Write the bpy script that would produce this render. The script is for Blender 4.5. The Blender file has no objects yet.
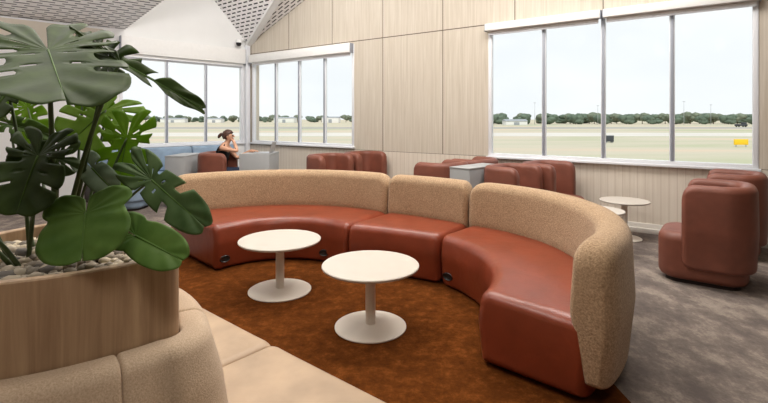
import bpy, bmesh, math, random
from mathutils import Vector, Matrix, noise
PI = math.pi
C = bpy.context.scene.collection
random.seed(7)

# ------------------------------------------------------------------ helpers
def srgb(r, g, b):
    f = lambda c: (c/255/12.92) if c/255 <= .04045 else ((c/255+.055)/1.055)**2.4
    return (f(r), f(g), f(b), 1)

def obj(name, bm, mat, parent=None, smooth=True, sharp=None):
    me = bpy.data.meshes.new(name)
    bmesh.ops.recalc_face_normals(bm, faces=bm.faces[:])
    bm.to_mesh(me); bm.free()
    if smooth:
        for p in me.polygons: p.use_smooth = True
        if sharp is not None: me.set_sharp_from_angle(angle=math.radians(sharp))
    o = bpy.data.objects.new(name, me); C.objects.link(o)
    if mat: me.materials.append(mat)
    if parent: o.parent = parent
    return o

def tag(o, label, cat, group=None):
    o['label'] = label; o['category'] = cat
    if group: o['group'] = group
    return o

def thing(name, label, cat, loc=(0, 0, 0), rotz=0, group=None):
    o = bpy.data.objects.new(name, None); C.objects.link(o)
    o.location = loc; o.rotation_euler = (0, 0, rotz); o.empty_display_size = .1
    return tag(o, label, cat, group)

def struct(o):
    o['kind'] = 'structure'; return o

def dup(root, loc, rotz, label, group=None):
    r = root.copy(); C.objects.link(r); r.location = loc; r.rotation_euler = (0, 0, rotz)
    r['label'] = label
    if group: r['group'] = group
    for ch in list(root.children):
        c = ch.copy(); C.objects.link(c); c.parent = r
        for g in ch.children:
            d = g.copy(); C.objects.link(d); d.parent = c
    return r

def add_box(bm, x0, x1, y0, y1, z0, z1, M=None):
    vs = [bm.verts.new((x, y, z)) for z in (z0, z1) for x, y in ((x0, y0), (x1, y0), (x1, y1), (x0, y1))]
    for f in ((3, 2, 1, 0), (4, 5, 6, 7), (0, 1, 5, 4), (1, 2, 6, 5), (2, 3, 7, 6), (3, 0, 4, 7)):
        bm.faces.new([vs[i] for i in f])
    if M is not None:
        for v in vs: v.co = M @ v.co
    return vs

def box(name, x0, x1, y0, y1, z0, z1, mat, parent=None, bevel=.004, M=None):
    bm = bmesh.new(); add_box(bm, x0, x1, y0, y1, z0, z1, M)
    if bevel: bmesh.ops.bevel(bm, geom=bm.edges[:], offset=bevel, segments=2, affect='EDGES', profile=.5)
    return obj(name, bm, mat, parent, True, 35)

def add_tube(bm, pts, r0, r1=None, n=8):
    r1 = r0 if r1 is None else r1
    pts = [Vector(p) for p in pts]; rings = []
    up = Vector((0, 0, 1))
    for i, p in enumerate(pts):
        d = (pts[min(i+1, len(pts)-1)]-pts[max(i-1, 0)]).normalized()
        a = d.cross(up)
        if a.length < .05: a = d.cross(Vector((1, 0, 0)))
        a.normalize(); b = d.cross(a)
        r = r0+(r1-r0)*i/(len(pts)-1)
        rings.append([bm.verts.new(p+a*r*math.cos(2*PI*k/n)+b*r*math.sin(2*PI*k/n)) for k in range(n)])
    for A, B in zip(rings, rings[1:]):
        for k in range(n): bm.faces.new((A[k], A[(k+1) % n], B[(k+1) % n], B[k]))
    bm.faces.new(rings[0][::-1]); bm.faces.new(rings[-1])

def add_lathe(bm, prof, n=48, cx=0, cy=0):
    rings = []
    for r, z in prof:
        if r < 1e-5: rings.append([bm.verts.new((cx, cy, z))])
        else: rings.append([bm.verts.new((cx+r*math.cos(2*PI*k/n), cy+r*math.sin(2*PI*k/n), z)) for k in range(n)])
    for A, B in zip(rings, rings[1:]):
        for k in range(n):
            k2 = (k+1) % n
            if len(A) == 1 and len(B) == 1: continue
            if len(A) == 1: bm.faces.new((A[0], B[k], B[k2]))
            elif len(B) == 1: bm.faces.new((A[k], A[k2], B[0]))
            else: bm.faces.new((A[k], A[k2], B[k2], B[k]))

def rounded_poly(pts, radii, inset=0, n=5):
    """convex CCW polygon moved inwards by inset, then filleted; fixed point count"""
    N = len(pts); P = [Vector(p) for p in pts]; lines = []
    for i in range(N):
        a, b = P[i], P[(i+1) % N]; d = (b-a).normalized(); nrm = Vector((-d.y, d.x))
        lines.append((a+nrm*inset, d))
    Q = []
    for i in range(N):
        (p, d), (q, e) = lines[i-1], lines[i]
        den = d.x*e.y-d.y*e.x
        t = ((q.x-p.x)*e.y-(q.y-p.y)*e.x)/den if abs(den) > 1e-9 else 0
        Q.append(p+d*t if abs(den) > 1e-9 else q)
    out = []
    for i in range(N):
        d0 = (Q[i-1]-Q[i]); d1 = (Q[(i+1) % N]-Q[i]); l0, l1 = d0.length, d1.length
        d0.normalize(); d1.normalize()
        r = max(radii[i]-inset, .004)
        half = math.acos(max(-1, min(1, d0.dot(d1))))/2
        if half > PI/2-.01:
            out += [Q[i].copy() for _ in range(n+1)]; continue
        k = min(r/math.tan(half), l0*.47, l1*.47); r = k*math.tan(half)
        bis = (d0+d1).normalized(); c = Q[i]+bis*(r/math.sin(half))
        a = Q[i]+d0*k-c; b = Q[i]+d1*k-c
        a0 = math.atan2(a.y, a.x); da = (math.atan2(b.y, b.x)-a0+PI) % (2*PI)-PI
        out += [c+Vector((math.cos(a0+da*j/n), math.sin(a0+da*j/n)))*r for j in range(n+1)]
    return out

def sweep(frames, prof, R, RD_=0.0):
    """frames: (pos2d, outward dir2d, extra); prof(inset, extra, drop) -> [(d, z)].
    Ends are rounded in plan with radius R; drop lowers the profile's top at the ends with radius RD_"""
    L = [0]
    for a, b in zip(frames, frames[1:]): L.append(L[-1]+(b[0]-a[0]).length)
    T = L[-1]; RM = max(R, RD_)
    def at(s):
        for i in range(len(L)-1):
            if s <= L[i+1] or i == len(L)-2:
                t = (s-L[i])/max(L[i+1]-L[i], 1e-9); A, B = frames[i], frames[i+1]
                return A[0].lerp(B[0], t), A[1].lerp(B[1], t).normalized(), A[2]+(B[2]-A[2])*t
    rnd_ = lambda e, r: 0 if e >= r or r <= 0 else r-math.sqrt(max(0, r*r-(r-e)**2))
    es = sorted({round(R*(1-math.cos(PI/2*k/7)), 5) for k in range(8)} | {round(RD_*(1-math.cos(PI/2*k/7)), 5) for k in range(8)})
    mid = [l for l in L if RM*1.15 < l < T-RM*1.15]
    full = es+mid+[T-e for e in es[::-1]]
    bm = bmesh.new(); rings = []
    for s in full:
        p, d, ex = at(min(max(s, 0), T)); e = min(s, T-s)
        rings.append([bm.verts.new((p.x+d.x*q[0], p.y+d.y*q[0], q[1])) for q in prof(rnd_(e, R), ex, rnd_(e, RD_))])
    n = len(rings[0])
    for A, B in zip(rings, rings[1:]):
        for k in range(n): bm.faces.new((A[k], A[(k+1) % n], B[(k+1) % n], B[k]))
    for rg in (rings[0], rings[-1]): bm.faces.new(rg)
    return bm

def prism(outline, levels):
    """outline(inset) -> 2d points; levels [(z, inset)]"""
    bm = bmesh.new(); rings = []
    for z, ins in levels: rings.append([bm.verts.new((p[0], p[1], z)) for p in outline(ins)])
    n = len(rings[0])
    for A, B in zip(rings, rings[1:]):
        for k in range(n): bm.faces.new((A[k], A[(k+1) % n], B[(k+1) % n], B[k]))
    bm.faces.new(rings[0][::-1]); bm.faces.new(rings[-1])
    return bm

def soft(z0, z1, rb, rt, n=6):
    lv = [(z0+rb-rb*math.sin(PI/2*(1-k/n)), rb-rb*math.cos(PI/2*(1-k/n))) for k in range(n+1)] if rb else [(z0, 0)]
    lv += [(z1-rt+rt*math.sin(PI/2*k/n), rt-rt*math.cos(PI/2*k/n)) for k in range(n+1)]
    return lv

# ------------------------------------------------------------------ materials
class NT:
    def __init__(s, name):
        s.m = bpy.data.materials.new(name); s.m.use_nodes = True
        s.t = s.m.node_tree; s.b = s.t.nodes['Principled BSDF']; s.out = s.t.nodes['Material Output']
    def n(s, ty, **kw):
        nd = s.t.nodes.new(ty)
        for k, v in kw.items():
            if k in nd.inputs: nd.inputs[k].default_value = v
            else: setattr(nd, k, v)
        return nd
    def l(s, a, b): s.t.links.new(a, b)
    def coord(s, kind='Object', scale=(1, 1, 1)):
        tc = s.n('ShaderNodeTexCoord'); mp = s.n('ShaderNodeMapping'); mp.inputs['Scale'].default_value = scale
        s.l(tc.outputs[kind], mp.inputs['Vector']); return mp.outputs['Vector']
    def noise(s, vec, scale, detail=4, rough=.5, dist=0):
        nd = s.n('ShaderNodeTexNoise', Scale=scale, Detail=detail, Roughness=rough, Distortion=dist)
        s.l(vec, nd.inputs['Vector']); return nd.outputs['Fac']
    def ramp(s, fac, stops):
        r = s.n('ShaderNodeValToRGB'); e = r.color_ramp.elements
        e[0].position, e[0].color = stops[0]; e[1].position, e[1].color = stops[-1]
        for p, c in stops[1:-1]:
            q = e.new(p); q.color = c
        s.l(fac, r.inputs['Fac']); return r.outputs['Color']
    def mix(s, fac, a, b):
        x = s.n('ShaderNodeMix', data_type='RGBA')
        for sock, v in ((x.inputs[0], fac), (x.inputs[6], a), (x.inputs[7], b)):
            if isinstance(v, bpy.types.NodeSocket): s.l(v, sock)
            else: sock.default_value = v
        return x.outputs[2]
    def math(s, op, a, b=0.0, c=0.0):
        x = s.n('ShaderNodeMath', operation=op)
        for i, v in enumerate((a, b, c)):
            if isinstance(v, bpy.types.NodeSocket): s.l(v, x.inputs[i])
            else: x.inputs[i].default_value = v
        return x.outputs[0]
    def bump(s, h, strength, dist=.01):
        b = s.n('ShaderNodeBump', Strength=strength, Distance=dist); s.l(h, b.inputs['Height'])
        s.l(b.outputs['Normal'], s.b.inputs['Normal'])
    def col(s, v):
        if isinstance(v, bpy.types.NodeSocket): s.l(v, s.b.inputs['Base Color'])
        else: s.b.inputs['Base Color'].default_value = v
    def set(s, rough=.5, spec=.5, **kw):
        s.b.inputs['Roughness'].default_value = rough; s.b.inputs['Specular IOR Level'].default_value = spec
        for k, v in kw.items(): s.b.inputs[k].default_value = v
        return s.m

def plain(name, c, rough=.5, spec=.5, var=0.0, scale=8, **kw):
    t = NT(name)
    if var:
        v = t.coord(); f = t.noise(v, scale)
        lo = tuple(x*(1-var) for x in c[:3])+(1,); hi = tuple(min(1, x*(1+var)) for x in c[:3])+(1,)
        t.col(t.ramp(f, [(.3, lo), (.7, hi)]))
    else: t.col(c)
    return t.set(rough, spec, **kw)

def fabric(name, c1, c2, scale, bump, rough=.9):
    t = NT(name); v = t.coord(); f = t.noise(v, scale, 3, .7); g = t.noise(v, scale*.06, 3)
    a = t.ramp(f, [(.32, c1), (.68, c2)])
    t.col(t.mix(t.math('MULTIPLY', g, .35), a, c2)); t.bump(f, bump, .006)
    return t.set(rough, .25, **{'Sheen Weight': .15})

def leather(name, c, rough=.38):
    t = NT(name); v = t.coord(); g = t.noise(v, 5, 4); f = t.noise(v, 260, 2); w = t.noise(v, 9, 3, .5, .6)
    lo = tuple(x*.84 for x in c[:3])+(1,); hi = tuple(min(1, x*1.13) for x in c[:3])+(1,)
    t.col(t.ramp(g, [(.3, lo), (.7, hi)]))
    t.bump(t.math('ADD', t.math('MULTIPLY', f, .12), t.math('MULTIPLY', w, 1.2)), .22, .012)
    return t.set(rough, .5)

def wood(name, c1, c2, s, zs=.06, rough=.5, seams=None):
    t = NT(name); v = t.coord('Object', (s, s, s*zs)); f = t.noise(v, 1.0, 6, .62, .6); g = t.noise(v, .22, 2)
    c = t.mix(t.math('ADD', t.math('MULTIPLY', f, .75), t.math('MULTIPLY', g, .25)), c1, c2)
    t.col(t.ramp(f, [(.28, c1), (.5, tuple((a+b)/2 for a, b in zip(c1, c2))), (.72, c2)]))
    t.bump(f, .05, .004)
    return t.set(rough, .4)

M = {}
M['leather'] = leather('rust leather', srgb(131, 59, 37), .32)
M['chair_leather'] = leather('brown red leather', srgb(122, 70, 54), .5)
M['blue_fabric'] = leather('dusty blue upholstery', srgb(140, 162, 184), .6)
M['boucle'] = fabric('tan boucle', srgb(128, 100, 70), srgb(200, 171, 138), 95, .8)
M['bench_back'] = fabric('oat wool', srgb(176, 150, 124), srgb(212, 190, 164), 200, .35)
M['bench_seat'] = leather('beige leather', srgb(178, 153, 126), .5)
M['plinth'] = plain('dark plinth', srgb(38, 24, 20), .6)
M['black'] = plain('black plastic', srgb(22, 20, 20), .35)
M['white_top'] = plain('white table laminate', srgb(204, 197, 187), .35, var=.02)
M['white_metal'] = plain('cream painted metal', srgb(224, 216, 204), .4, var=.02)
M['white_paint'] = plain('white paint', srgb(232, 232, 230), .7, .3, var=.015, scale=3)
M['white_alu'] = plain('white window aluminium', srgb(226, 228, 232), .4, var=.01)
M['grey_alu'] = plain('grey window aluminium', srgb(150, 155, 166), .4, var=.01)
M['blind'] = plain('white blind fabric', srgb(236, 235, 232), .8, .2, var=.02, scale=20)
M['cream'] = plain('cream shaded wall', srgb(205, 196, 180), .8, .2, var=.02, scale=3)  # cream tone carries the shade on the upper left wall
M['grey_panel'] = plain('light grey laminate', srgb(160, 162, 163), .5, var=.02)
M['planter'] = wood('pale walnut veneer', srgb(150, 120, 92), srgb(202, 172, 138), 26, .05, .45)
M['soil'] = plain('dark soil', srgb(96, 82, 66), .95, .1, var=.3, scale=40)
M['stem'] = plain('dark green stem', srgb(70, 88, 46), .45, var=.25, scale=12)
M['skin'] = plain('skin', srgb(206, 158, 130), .55, var=.04)
M['hair'] = plain('brown hair', srgb(74, 46, 34), .55, var=.25, scale=60)
M['dark_cloth'] = plain('black cotton', srgb(28, 28, 32), .9, .2, var=.1, scale=60)
M['denim'] = plain('dark denim', srgb(48, 56, 76), .9, .2, var=.15, scale=80)
M['eye'] = plain('dark eye', srgb(40, 28, 24), .2)
M['laptop'] = plain('silver laptop shell', srgb(196, 198, 202), .35, .5, Metallic=.6)
M['screen'] = plain('dark screen', srgb(20, 22, 26), .15)
M['dim_wall'] = plain('grey brown wall panels', srgb(128, 116, 104), .7, .2, var=.05, scale=2)
M['skirting'] = plain('white skirting', srgb(226, 222, 214), .5, var=.01)

def pebble_mat():
    t = NT('grey and cream pebbles'); oi = t.n('ShaderNodeNewGeometry')
    t.col(t.ramp(oi.outputs['Random Per Island'], [(0, srgb(130, 122, 112)), (.35, srgb(172, 160, 144)), (.7, srgb(218, 204, 180)), (1, srgb(104, 100, 96))]))
    return t.set(.8, .3)
M['pebble'] = pebble_mat()

def leaf_mat(name, c1, c2, trans, tc):
    t = NT(name); v = t.coord('Object'); f = t.noise(v, 14, 3)
    t.col(t.ramp(f, [(.3, c1), (.7, c2)])); t.bump(t.noise(v, 40, 3), .12, .004)
    m = t.set(.45, .16)
    tr = t.n('ShaderNodeBsdfTranslucent'); tr.inputs['Color'].default_value = tc
    mx = t.n('ShaderNodeMixShader'); mx.inputs[0].default_value = trans
    t.l(t.b.outputs[0], mx.inputs[1]); t.l(tr.outputs[0], mx.inputs[2]); t.l(mx.outputs[0], t.out.inputs['Surface'])
    return m
M['leaf_dark'] = leaf_mat('dark monstera leaf', srgb(50, 66, 32), srgb(74, 94, 48), .16, srgb(90, 130, 40))
M['leaf_mid'] = leaf_mat('green monstera leaf', srgb(78, 110, 50), srgb(106, 138, 68), .2, srgb(120, 160, 50))
M['leaf_lime'] = leaf_mat('lime monstera leaf', srgb(96, 132, 36), srgb(132, 164, 60), .45, srgb(150, 190, 60))  # lighter lime green, more translucent than the other leaves
M['leaf_soft'] = leaf_mat('soft green leaf', srgb(72, 96, 58), srgb(104, 128, 84), .16, srgb(100, 140, 60))
M['leaf_pale'] = leaf_mat('pale leaf underside', srgb(110, 130, 104), srgb(146, 164, 138), .2, srgb(130, 160, 110))

def rug_mat():
    t = NT('rust carpet'); v = t.coord('Object'); f = t.noise(v, 9, 8, .78); g = t.noise(v, 320, 2); h = t.noise(v, 60, 3, .7)
    a = t.ramp(f, [(.3, srgb(64, 33, 12)), (.5, srgb(98, 53, 20)), (.66, srgb(136, 78, 34))])
    t.col(t.mix(t.math('MULTIPLY', h, .6), a, srgb(84, 44, 13))); t.bump(t.math('ADD', g, h), .7, .008)
    return t.set(.98, .05)
M['rug'] = rug_mat()

def carpet_mat():
    t = NT('grey patterned carpet'); v = t.coord('Object')
    rot = t.n('ShaderNodeMapping'); rot.inputs['Rotation'].default_value = (0, 0, .35); rot.inputs['Scale'].default_value = (2.6, 1.7, 1)
    t.l(v, rot.inputs['Vector'])
    f = t.noise(rot.outputs['Vector'], 1.5, 10, .74); h = t.noise(v, 55, 4, .85); g = t.noise(v, 380, 2)
    a = t.ramp(f, [(.40, srgb(116, 107, 103)), (.5, srgb(138, 127, 120)), (.57, srgb(166, 154, 143)), (.72, srgb(188, 176, 163))])
    t.col(t.mix(t.math('MULTIPLY', t.math('SUBTRACT', h, .25), 1.1), a, srgb(92, 82, 76))); t.bump(t.math('ADD', g, h), .6, .008)
    return t.set(.95, .1)
M['carpet'] = carpet_mat()

def timber_wall_mat():
    """local x along the wall, z up: grained boards with dark seams above z=.9, grooved boards below"""
    t = NT('pale timber wall boards'); tc = t.n('ShaderNodeTexCoord'); sp = t.n('ShaderNodeSeparateXYZ')
    t.l(tc.outputs['Object'], sp.inputs[0]); X, Z = sp.outputs['X'], sp.outputs['Z']
    mp = t.n('ShaderNodeMapping'); mp.inputs['Scale'].default_value = (30, 30, .9); t.l(tc.outputs['Object'], mp.inputs['Vector'])
    f = t.noise(mp.outputs['Vector'], 1, 6, .65, .5)
    grain = t.ramp(f, [(.25, srgb(184, 173, 156)), (.5, srgb(199, 189, 174)), (.75, srgb(211, 203, 190))])
    low = t.ramp(f, [(.25, srgb(206, 195, 180)), (.75, srgb(224, 215, 202))])
    def line(v, period, off, half):
        q = t.math('FRACT', t.math('DIVIDE', t.math('ADD', v, 1000*period-off+period/2), period))
        return t.math('LESS_THAN', t.math('ABSOLUTE', t.math('SUBTRACT', q, .5)), half/period)
    vs = line(X, 1.25, .51, .007)
    hs = t.math('LESS_THAN', t.math('ABSOLUTE', t.math('SUBTRACT', Z, 3.01)), .008)
    h2 = t.math('LESS_THAN', t.math('ABSOLUTE', t.math('SUBTRACT', Z, .9)), .007)
    upper = t.math('GREATER_THAN', Z, .9)
    seam = t.math('MAXIMUM', t.math('MULTIPLY', t.math('MAXIMUM', vs, hs), upper), h2)
    groove = line(X, .09, 0, .006)
    up = t.mix(seam, grain, srgb(96, 84, 70))
    lo = t.mix(groove, low, srgb(203, 191, 176))
    t.col(t.mix(upper, lo, up))
    return t.set(.6, .3)
M['timber_wall'] = timber_wall_mat()

def slat_mat():
    """white metal ceiling with rows of staggered dark slots; local x runs along the rows"""
    t = NT('slotted white metal ceiling'); tc = t.n('ShaderNodeTexCoord'); sp = t.n('ShaderNodeSeparateXYZ')
    t.l(tc.outputs['UV'], sp.inputs[0]); U, V = sp.outputs['X'], sp.outputs['Y']
    rv = t.math('DIVIDE', t.math('ADD', V, 500), .15); row = t.math('FLOOR', rv); fv = t.math('FRACT', rv)
    ru = t.math('ADD', t.math('DIVIDE', t.math('ADD', U, 500), .32), t.math('MULTIPLY', t.math('MODULO', row, 2), .5))
    slot = t.math('MULTIPLY', t.math('LESS_THAN', t.math('FRACT', ru), .68), t.math('LESS_THAN', fv, .33))
    t.col(t.mix(slot, srgb(240, 237, 235), srgb(52, 48, 50)))
    return t.set(.6, .3)
M['slats'] = slat_mat()

def glass_mat():
    t = NT('window glass'); tr = t.n('ShaderNodeBsdfTransparent'); tr.inputs[0].default_value = (.97, .985, .98, 1)
    gl = t.n('ShaderNodeBsdfGlossy'); gl.inputs['Roughness'].default_value = .02
    fr = t.n('ShaderNodeFresnel'); fr.inputs['IOR'].default_value = 1.12
    mx = t.n('ShaderNodeMixShader'); t.l(fr.outputs[0], mx.inputs[0]); t.l(tr.outputs[0], mx.inputs[1]); t.l(gl.outputs[0], mx.inputs[2])
    t.l(mx.outputs[0], t.out.inputs['Surface']); t.t.nodes.remove(t.b)
    return t.m
M['glass'] = glass_mat()

def ground_mat():
    t = NT('dry airfield grass'); v = t.coord('Object', (1, 3.5, 1)); f = t.noise(v, .012, 6, .6, .5); g = t.noise(v, .4, 4)
    a = t.ramp(f, [(.36, srgb(168, 174, 142)), (.5, srgb(190, 184, 166)), (.62, srgb(204, 184, 162))])
    t.col(t.mix(t.math('MULTIPLY', g, .4), a, srgb(194, 187, 174)))
    return t.set(.95, .1)
M['grass'] = ground_mat()
M['taxiway'] = plain('pale concrete taxiway', srgb(206, 202, 196), .9, .1, var=.06, scale=.05)
M['asphalt'] = plain('weathered asphalt', srgb(160, 158, 156), .9, .1, var=.08, scale=.05)
M['tree'] = plain('hazed tree foliage', srgb(100, 114, 100), .9, .1, var=.3, scale=.35)  # greyed and lightened so the colour carries distance haze
M['tree_b'] = plain('hazed olive foliage', srgb(114, 122, 106), .9, .1, var=.3, scale=.35)  # same haze put into the olive crowns
M['trunk'] = plain('tree bark', srgb(90, 76, 62), .9, .1, var=.2, scale=2)
M['yellow'] = plain('yellow sign', srgb(240, 196, 30), .5)
M['far_white'] = plain('white cladding', srgb(226, 226, 224), .7, var=.03, scale=.3)
M['far_roof'] = plain('grey roof sheet', srgb(150, 156, 162), .7, var=.05, scale=.3)
M['mast'] = plain('galvanised steel', srgb(160, 164, 168), .6)
M['dark_paint'] = plain('dark vehicle paint', srgb(60, 64, 70), .5)

# ------------------------------------------------------------------ room layout
EYE = 1.5; F = 460.0; HZ = 119.0
def at(px, py, Y):                        # a world point from the direction it is seen in and its depth
    return Vector(((px-384)/F*Y, Y, EYE-(py-HZ)/F*Y))
K = Vector((-3.18, 10.77, 0))             # room corner
RD = Vector((.818, -.575, 0)).normalized()    # along the right wall, towards the viewer
BD = Vector((-.711, -.702, 0)).normalized()   # along the back wall, towards the left
ROOF = 5.2
T0 = 8.12                                 # wall_right: local x = t, with t=8.12 at the corner, falling towards the viewer

def wall(name, origin, xdir, xs, zs, holes, mat, thick=.2, flip=False):
    bm = bmesh.new(); vv = {}
    g = lambda i, j: vv.setdefault((i, j), bm.verts.new((xs[i], 0, zs[j]))) if (i, j) not in vv else vv[(i, j)]
    for i in range(len(xs)-1):
        for j in range(len(zs)-1):
            cx, cz = (xs[i]+xs[i+1])/2, (zs[j]+zs[j+1])/2
            if any(a < cx < b and c < cz < d for a, b, c, d in holes): continue
            bm.faces.new((g(i, j), g(i+1, j), g(i+1, j+1), g(i, j+1)))
    s = -1 if flip else 1
    ex = bmesh.ops.extrude_face_region(bm, geom=bm.faces[:])
    for v in [e for e in ex['geom'] if isinstance(e, bmesh.types.BMVert)]: v.co.y += thick*s
    o = obj(name, bm, mat, None, False)
    o.location = origin; o.rotation_euler = (0, 0, math.atan2(xdir.y, xdir.x))
    return struct(o)

# wall_right: origin where t=0; local x direction = -RD (t grows towards the corner)
WR0 = K + RD*T0
xdirR = -RD
angR = math.atan2(xdirR.y, xdirR.x)
# outward normal of the right wall is (+.575,+.818): local y for xdir=-RD is (-(-RD).y.., ) -> check sign
nR = Vector((.575, .818, 0)).normalized()
locy = Vector((-xdirR.y, xdirR.x, 0))
flipR = locy.dot(nR) < 0
W2 = (-1.17, 2.19, .90, 3.0); W1 = (4.94, 7.97, .95, 2.96)
wall('wall_right', WR0, xdirR, [-5.2, -1.17, 2.19, 4.94, 7.97, 8.12], [0, .90, .95, 2.96, 3.0, ROOF], [W2, W1], M['timber_wall'], .2, flipR)
# wall_back: local x = s from the corner along BD
nB = Vector((-.702, .711, 0)).normalized()
locyB = Vector((-BD.y, BD.x, 0)); flipB = locyB.dot(nB) < 0
W3 = (.12, 2.70, .95, 2.74)
wall('wall_back', K, BD, [-.2, .12, 2.70, 8.2], [0, .95, 2.74, ROOF], [W3], M['white_paint'], .2, flipB)
SL = K+BD*8.0
# the unseen sides that close the room
def side_wall(name, a, b):
    a, b = Vector(a), Vector(b); d = (b-a); L = d.length
    return wall(name, a, d.normalized(), [0, L], [0, ROOF], [], M['dim_wall'], .15, False)
WRE = WR0 - xdirR*5.2
side_wall('wall_left', (SL.x, SL.y, 0), (-9.0, -3.2, 0))
side_wall('wall_front', (-9.0, -3.2, 0), (WRE.x, -3.2, 0))
side_wall('wall_side', (WRE.x, -3.2, 0), (WRE.x, WRE.y, 0))

bm = bmesh.new()
vs = [bm.verts.new(p) for p in ((-9.3, -3.4, 0), (WRE.x+.3, -3.4, 0), (WRE.x+.3, WRE.y, 0), (K.x+.1, K.y+.15, 0), (SL.x-.2, SL.y+.1, 0))]
bm.faces.new(vs); ex = bmesh.ops.extrude_face_region(bm, geom=bm.faces[:])
for v in [e for e in ex['geom'] if isinstance(e, bmesh.types.BMVert)]: v.co.z -= .15
struct(obj('floor', bm, M['carpet'], None, False))
bm = bmesh.new()
vs = [bm.verts.new(p) for p in ((-9.3, -3.4, ROOF), (WRE.x+.3, -3.4, ROOF), (WRE.x+.3, WRE.y+.2, ROOF), (K.x+.2, K.y+.4, ROOF), (SL.x-.4, SL.y+.2, ROOF))]
bm.faces.new(vs); ex = bmesh.ops.extrude_face_region(bm, geom=bm.faces[:])
for v in [e for e in ex['geom'] if isinstance(e, bmesh.types.BMVert)]: v.co.z += .15
struct(obj('ceiling', bm, M['white_paint'], None, False))

def facet(name, pts, udir, mat, thick=.06, us=1, vs_=1):
    """a ceiling slope: flat polygon with thickness above it; UV in metres, u along udir"""
    P = [Vector(p) for p in pts]; n = (P[1]-P[0]).cross(P[2]-P[0]).normalized()
    if n.z < 0: n = -n
    u = Vector(udir); u = (u-n*u.dot(n)).normalized(); v = n.cross(u)
    bm = bmesh.new(); uv = bm.loops.layers.uv.new('UVMap')
    lo = [bm.verts.new(p) for p in P]; hi = [bm.verts.new(p+n*thick) for p in P]
    bm.faces.new(lo); bm.faces.new(hi)
    for i in range(len(P)): j = (i+1) % len(P); bm.faces.new((lo[i], lo[j], hi[j], hi[i]))
    for f in bm.faces:
        for l in f.loops: l[uv].uv = (l.vert.co.dot(u)*us, l.vert.co.dot(v)*vs_)
    return struct(obj(name, bm, mat, None, False))
KZ = K+Vector((0, 0, 3.23))
KV = Vector((.945, -1.26, .73)); KG = Vector((-.59, -.58, .91)); KW = Vector((1.51, -1.07, .78))
facet('ceiling_slope', [KZ, KZ+KG*2.1, KZ+KV*2.62], RD, M['slats'], .06, 1.9, 1.75)
facet('ceiling_slope_right', [KZ, KZ+KV*2.62, KZ+KW*2.45], KW, M['slats'], .06, 1.5, 1.8)
nIn = Vector((.702, -.711, 0))
A = K+BD*2.61+Vector((0, 0, 3.235)); rise = Vector((0, 0, .09))
Cc = K+BD*8.0+Vector((0, 0, 3.16))
facet('ceiling_slope_left', [A, A+(nIn+rise)*3.3, Cc+(nIn+rise)*3.3, Cc], BD, M['slats'], .06, 1.1, 1.25)
# upstand from the low ceiling to the roof
def plate(name, a, b, z0, z1, th, mat):
    a, b = Vector((a.x, a.y, 0)), Vector((b.x, b.y, 0)); d = (b-a)
    o = box(name, 0, d.length, 0, th, z0, z1, mat, None, 0)
    o.location = a; o.rotation_euler = (0, 0, math.atan2(d.y, d.x)); return struct(o)
plate('ceiling_upstand', A+nIn*3.3, Cc+nIn*3.3, 3.45, ROOF, .05, M['white_paint'])
# white beam in the valley
def beam(name, a, b, w, h, mat):
    a, b = Vector(a), Vector(b); d = b-a; q = d.to_track_quat('X', 'Z').to_matrix().to_4x4()
    bm = bmesh.new(); add_box(bm, 0, d.length, -w/2, w/2, -h*.7, h*.3)
    o = obj(name, bm, mat, None, False); o.matrix_world = Matrix.Translation(a) @ q; return struct(o)
beam('trim_1', KZ+Vector((.03, -.04, .01)), KZ+KV*2.6, .15, .07, M['white_paint'])
# added cream box for the shaded upper wall at left, corner column
def along_back(name, s0, s1, d0, d1, z0, z1, mat, bevel=.004):
    """box in the back wall's own axes: s along the wall, d into the room"""
    o = box(name, s0, s1, -d1 if not flipB else d0, -d0 if not flipB else d1, z0, z1, mat, None, bevel)
    o.location = K; o.rotation_euler = (0, 0, math.atan2(BD.y, BD.x)); return o
def along_right(name, t0, t1, d0, d1, z0, z1, mat, bevel=.004):
    o = box(name, t0, t1, -d1 if not flipR else d0, -d0 if not flipR else d1, z0, z1, mat, None, bevel)
    o.location = WR0; o.rotation_euler = (0, 0, angR); return o
struct(along_back('trim_shade', 3.0, 8.0, .002, .12, 2.75, 3.17, M['cream']))
struct(along_right('baseboard_right', -5.1, 8.0, .001, .025, 0, .12, M['skirting']))
struct(along_right('trim_3', -5.1, 8.0, .001, .07, .0, .06, M['skirting']))
struct(along_back('baseboard_back', .0, 8.0, .001, .02, 0, .12, M['skirting']))
struct(along_back('trim_4', .0, .10, .001, .10, 0, 3.2, M['white_alu']))

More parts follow.
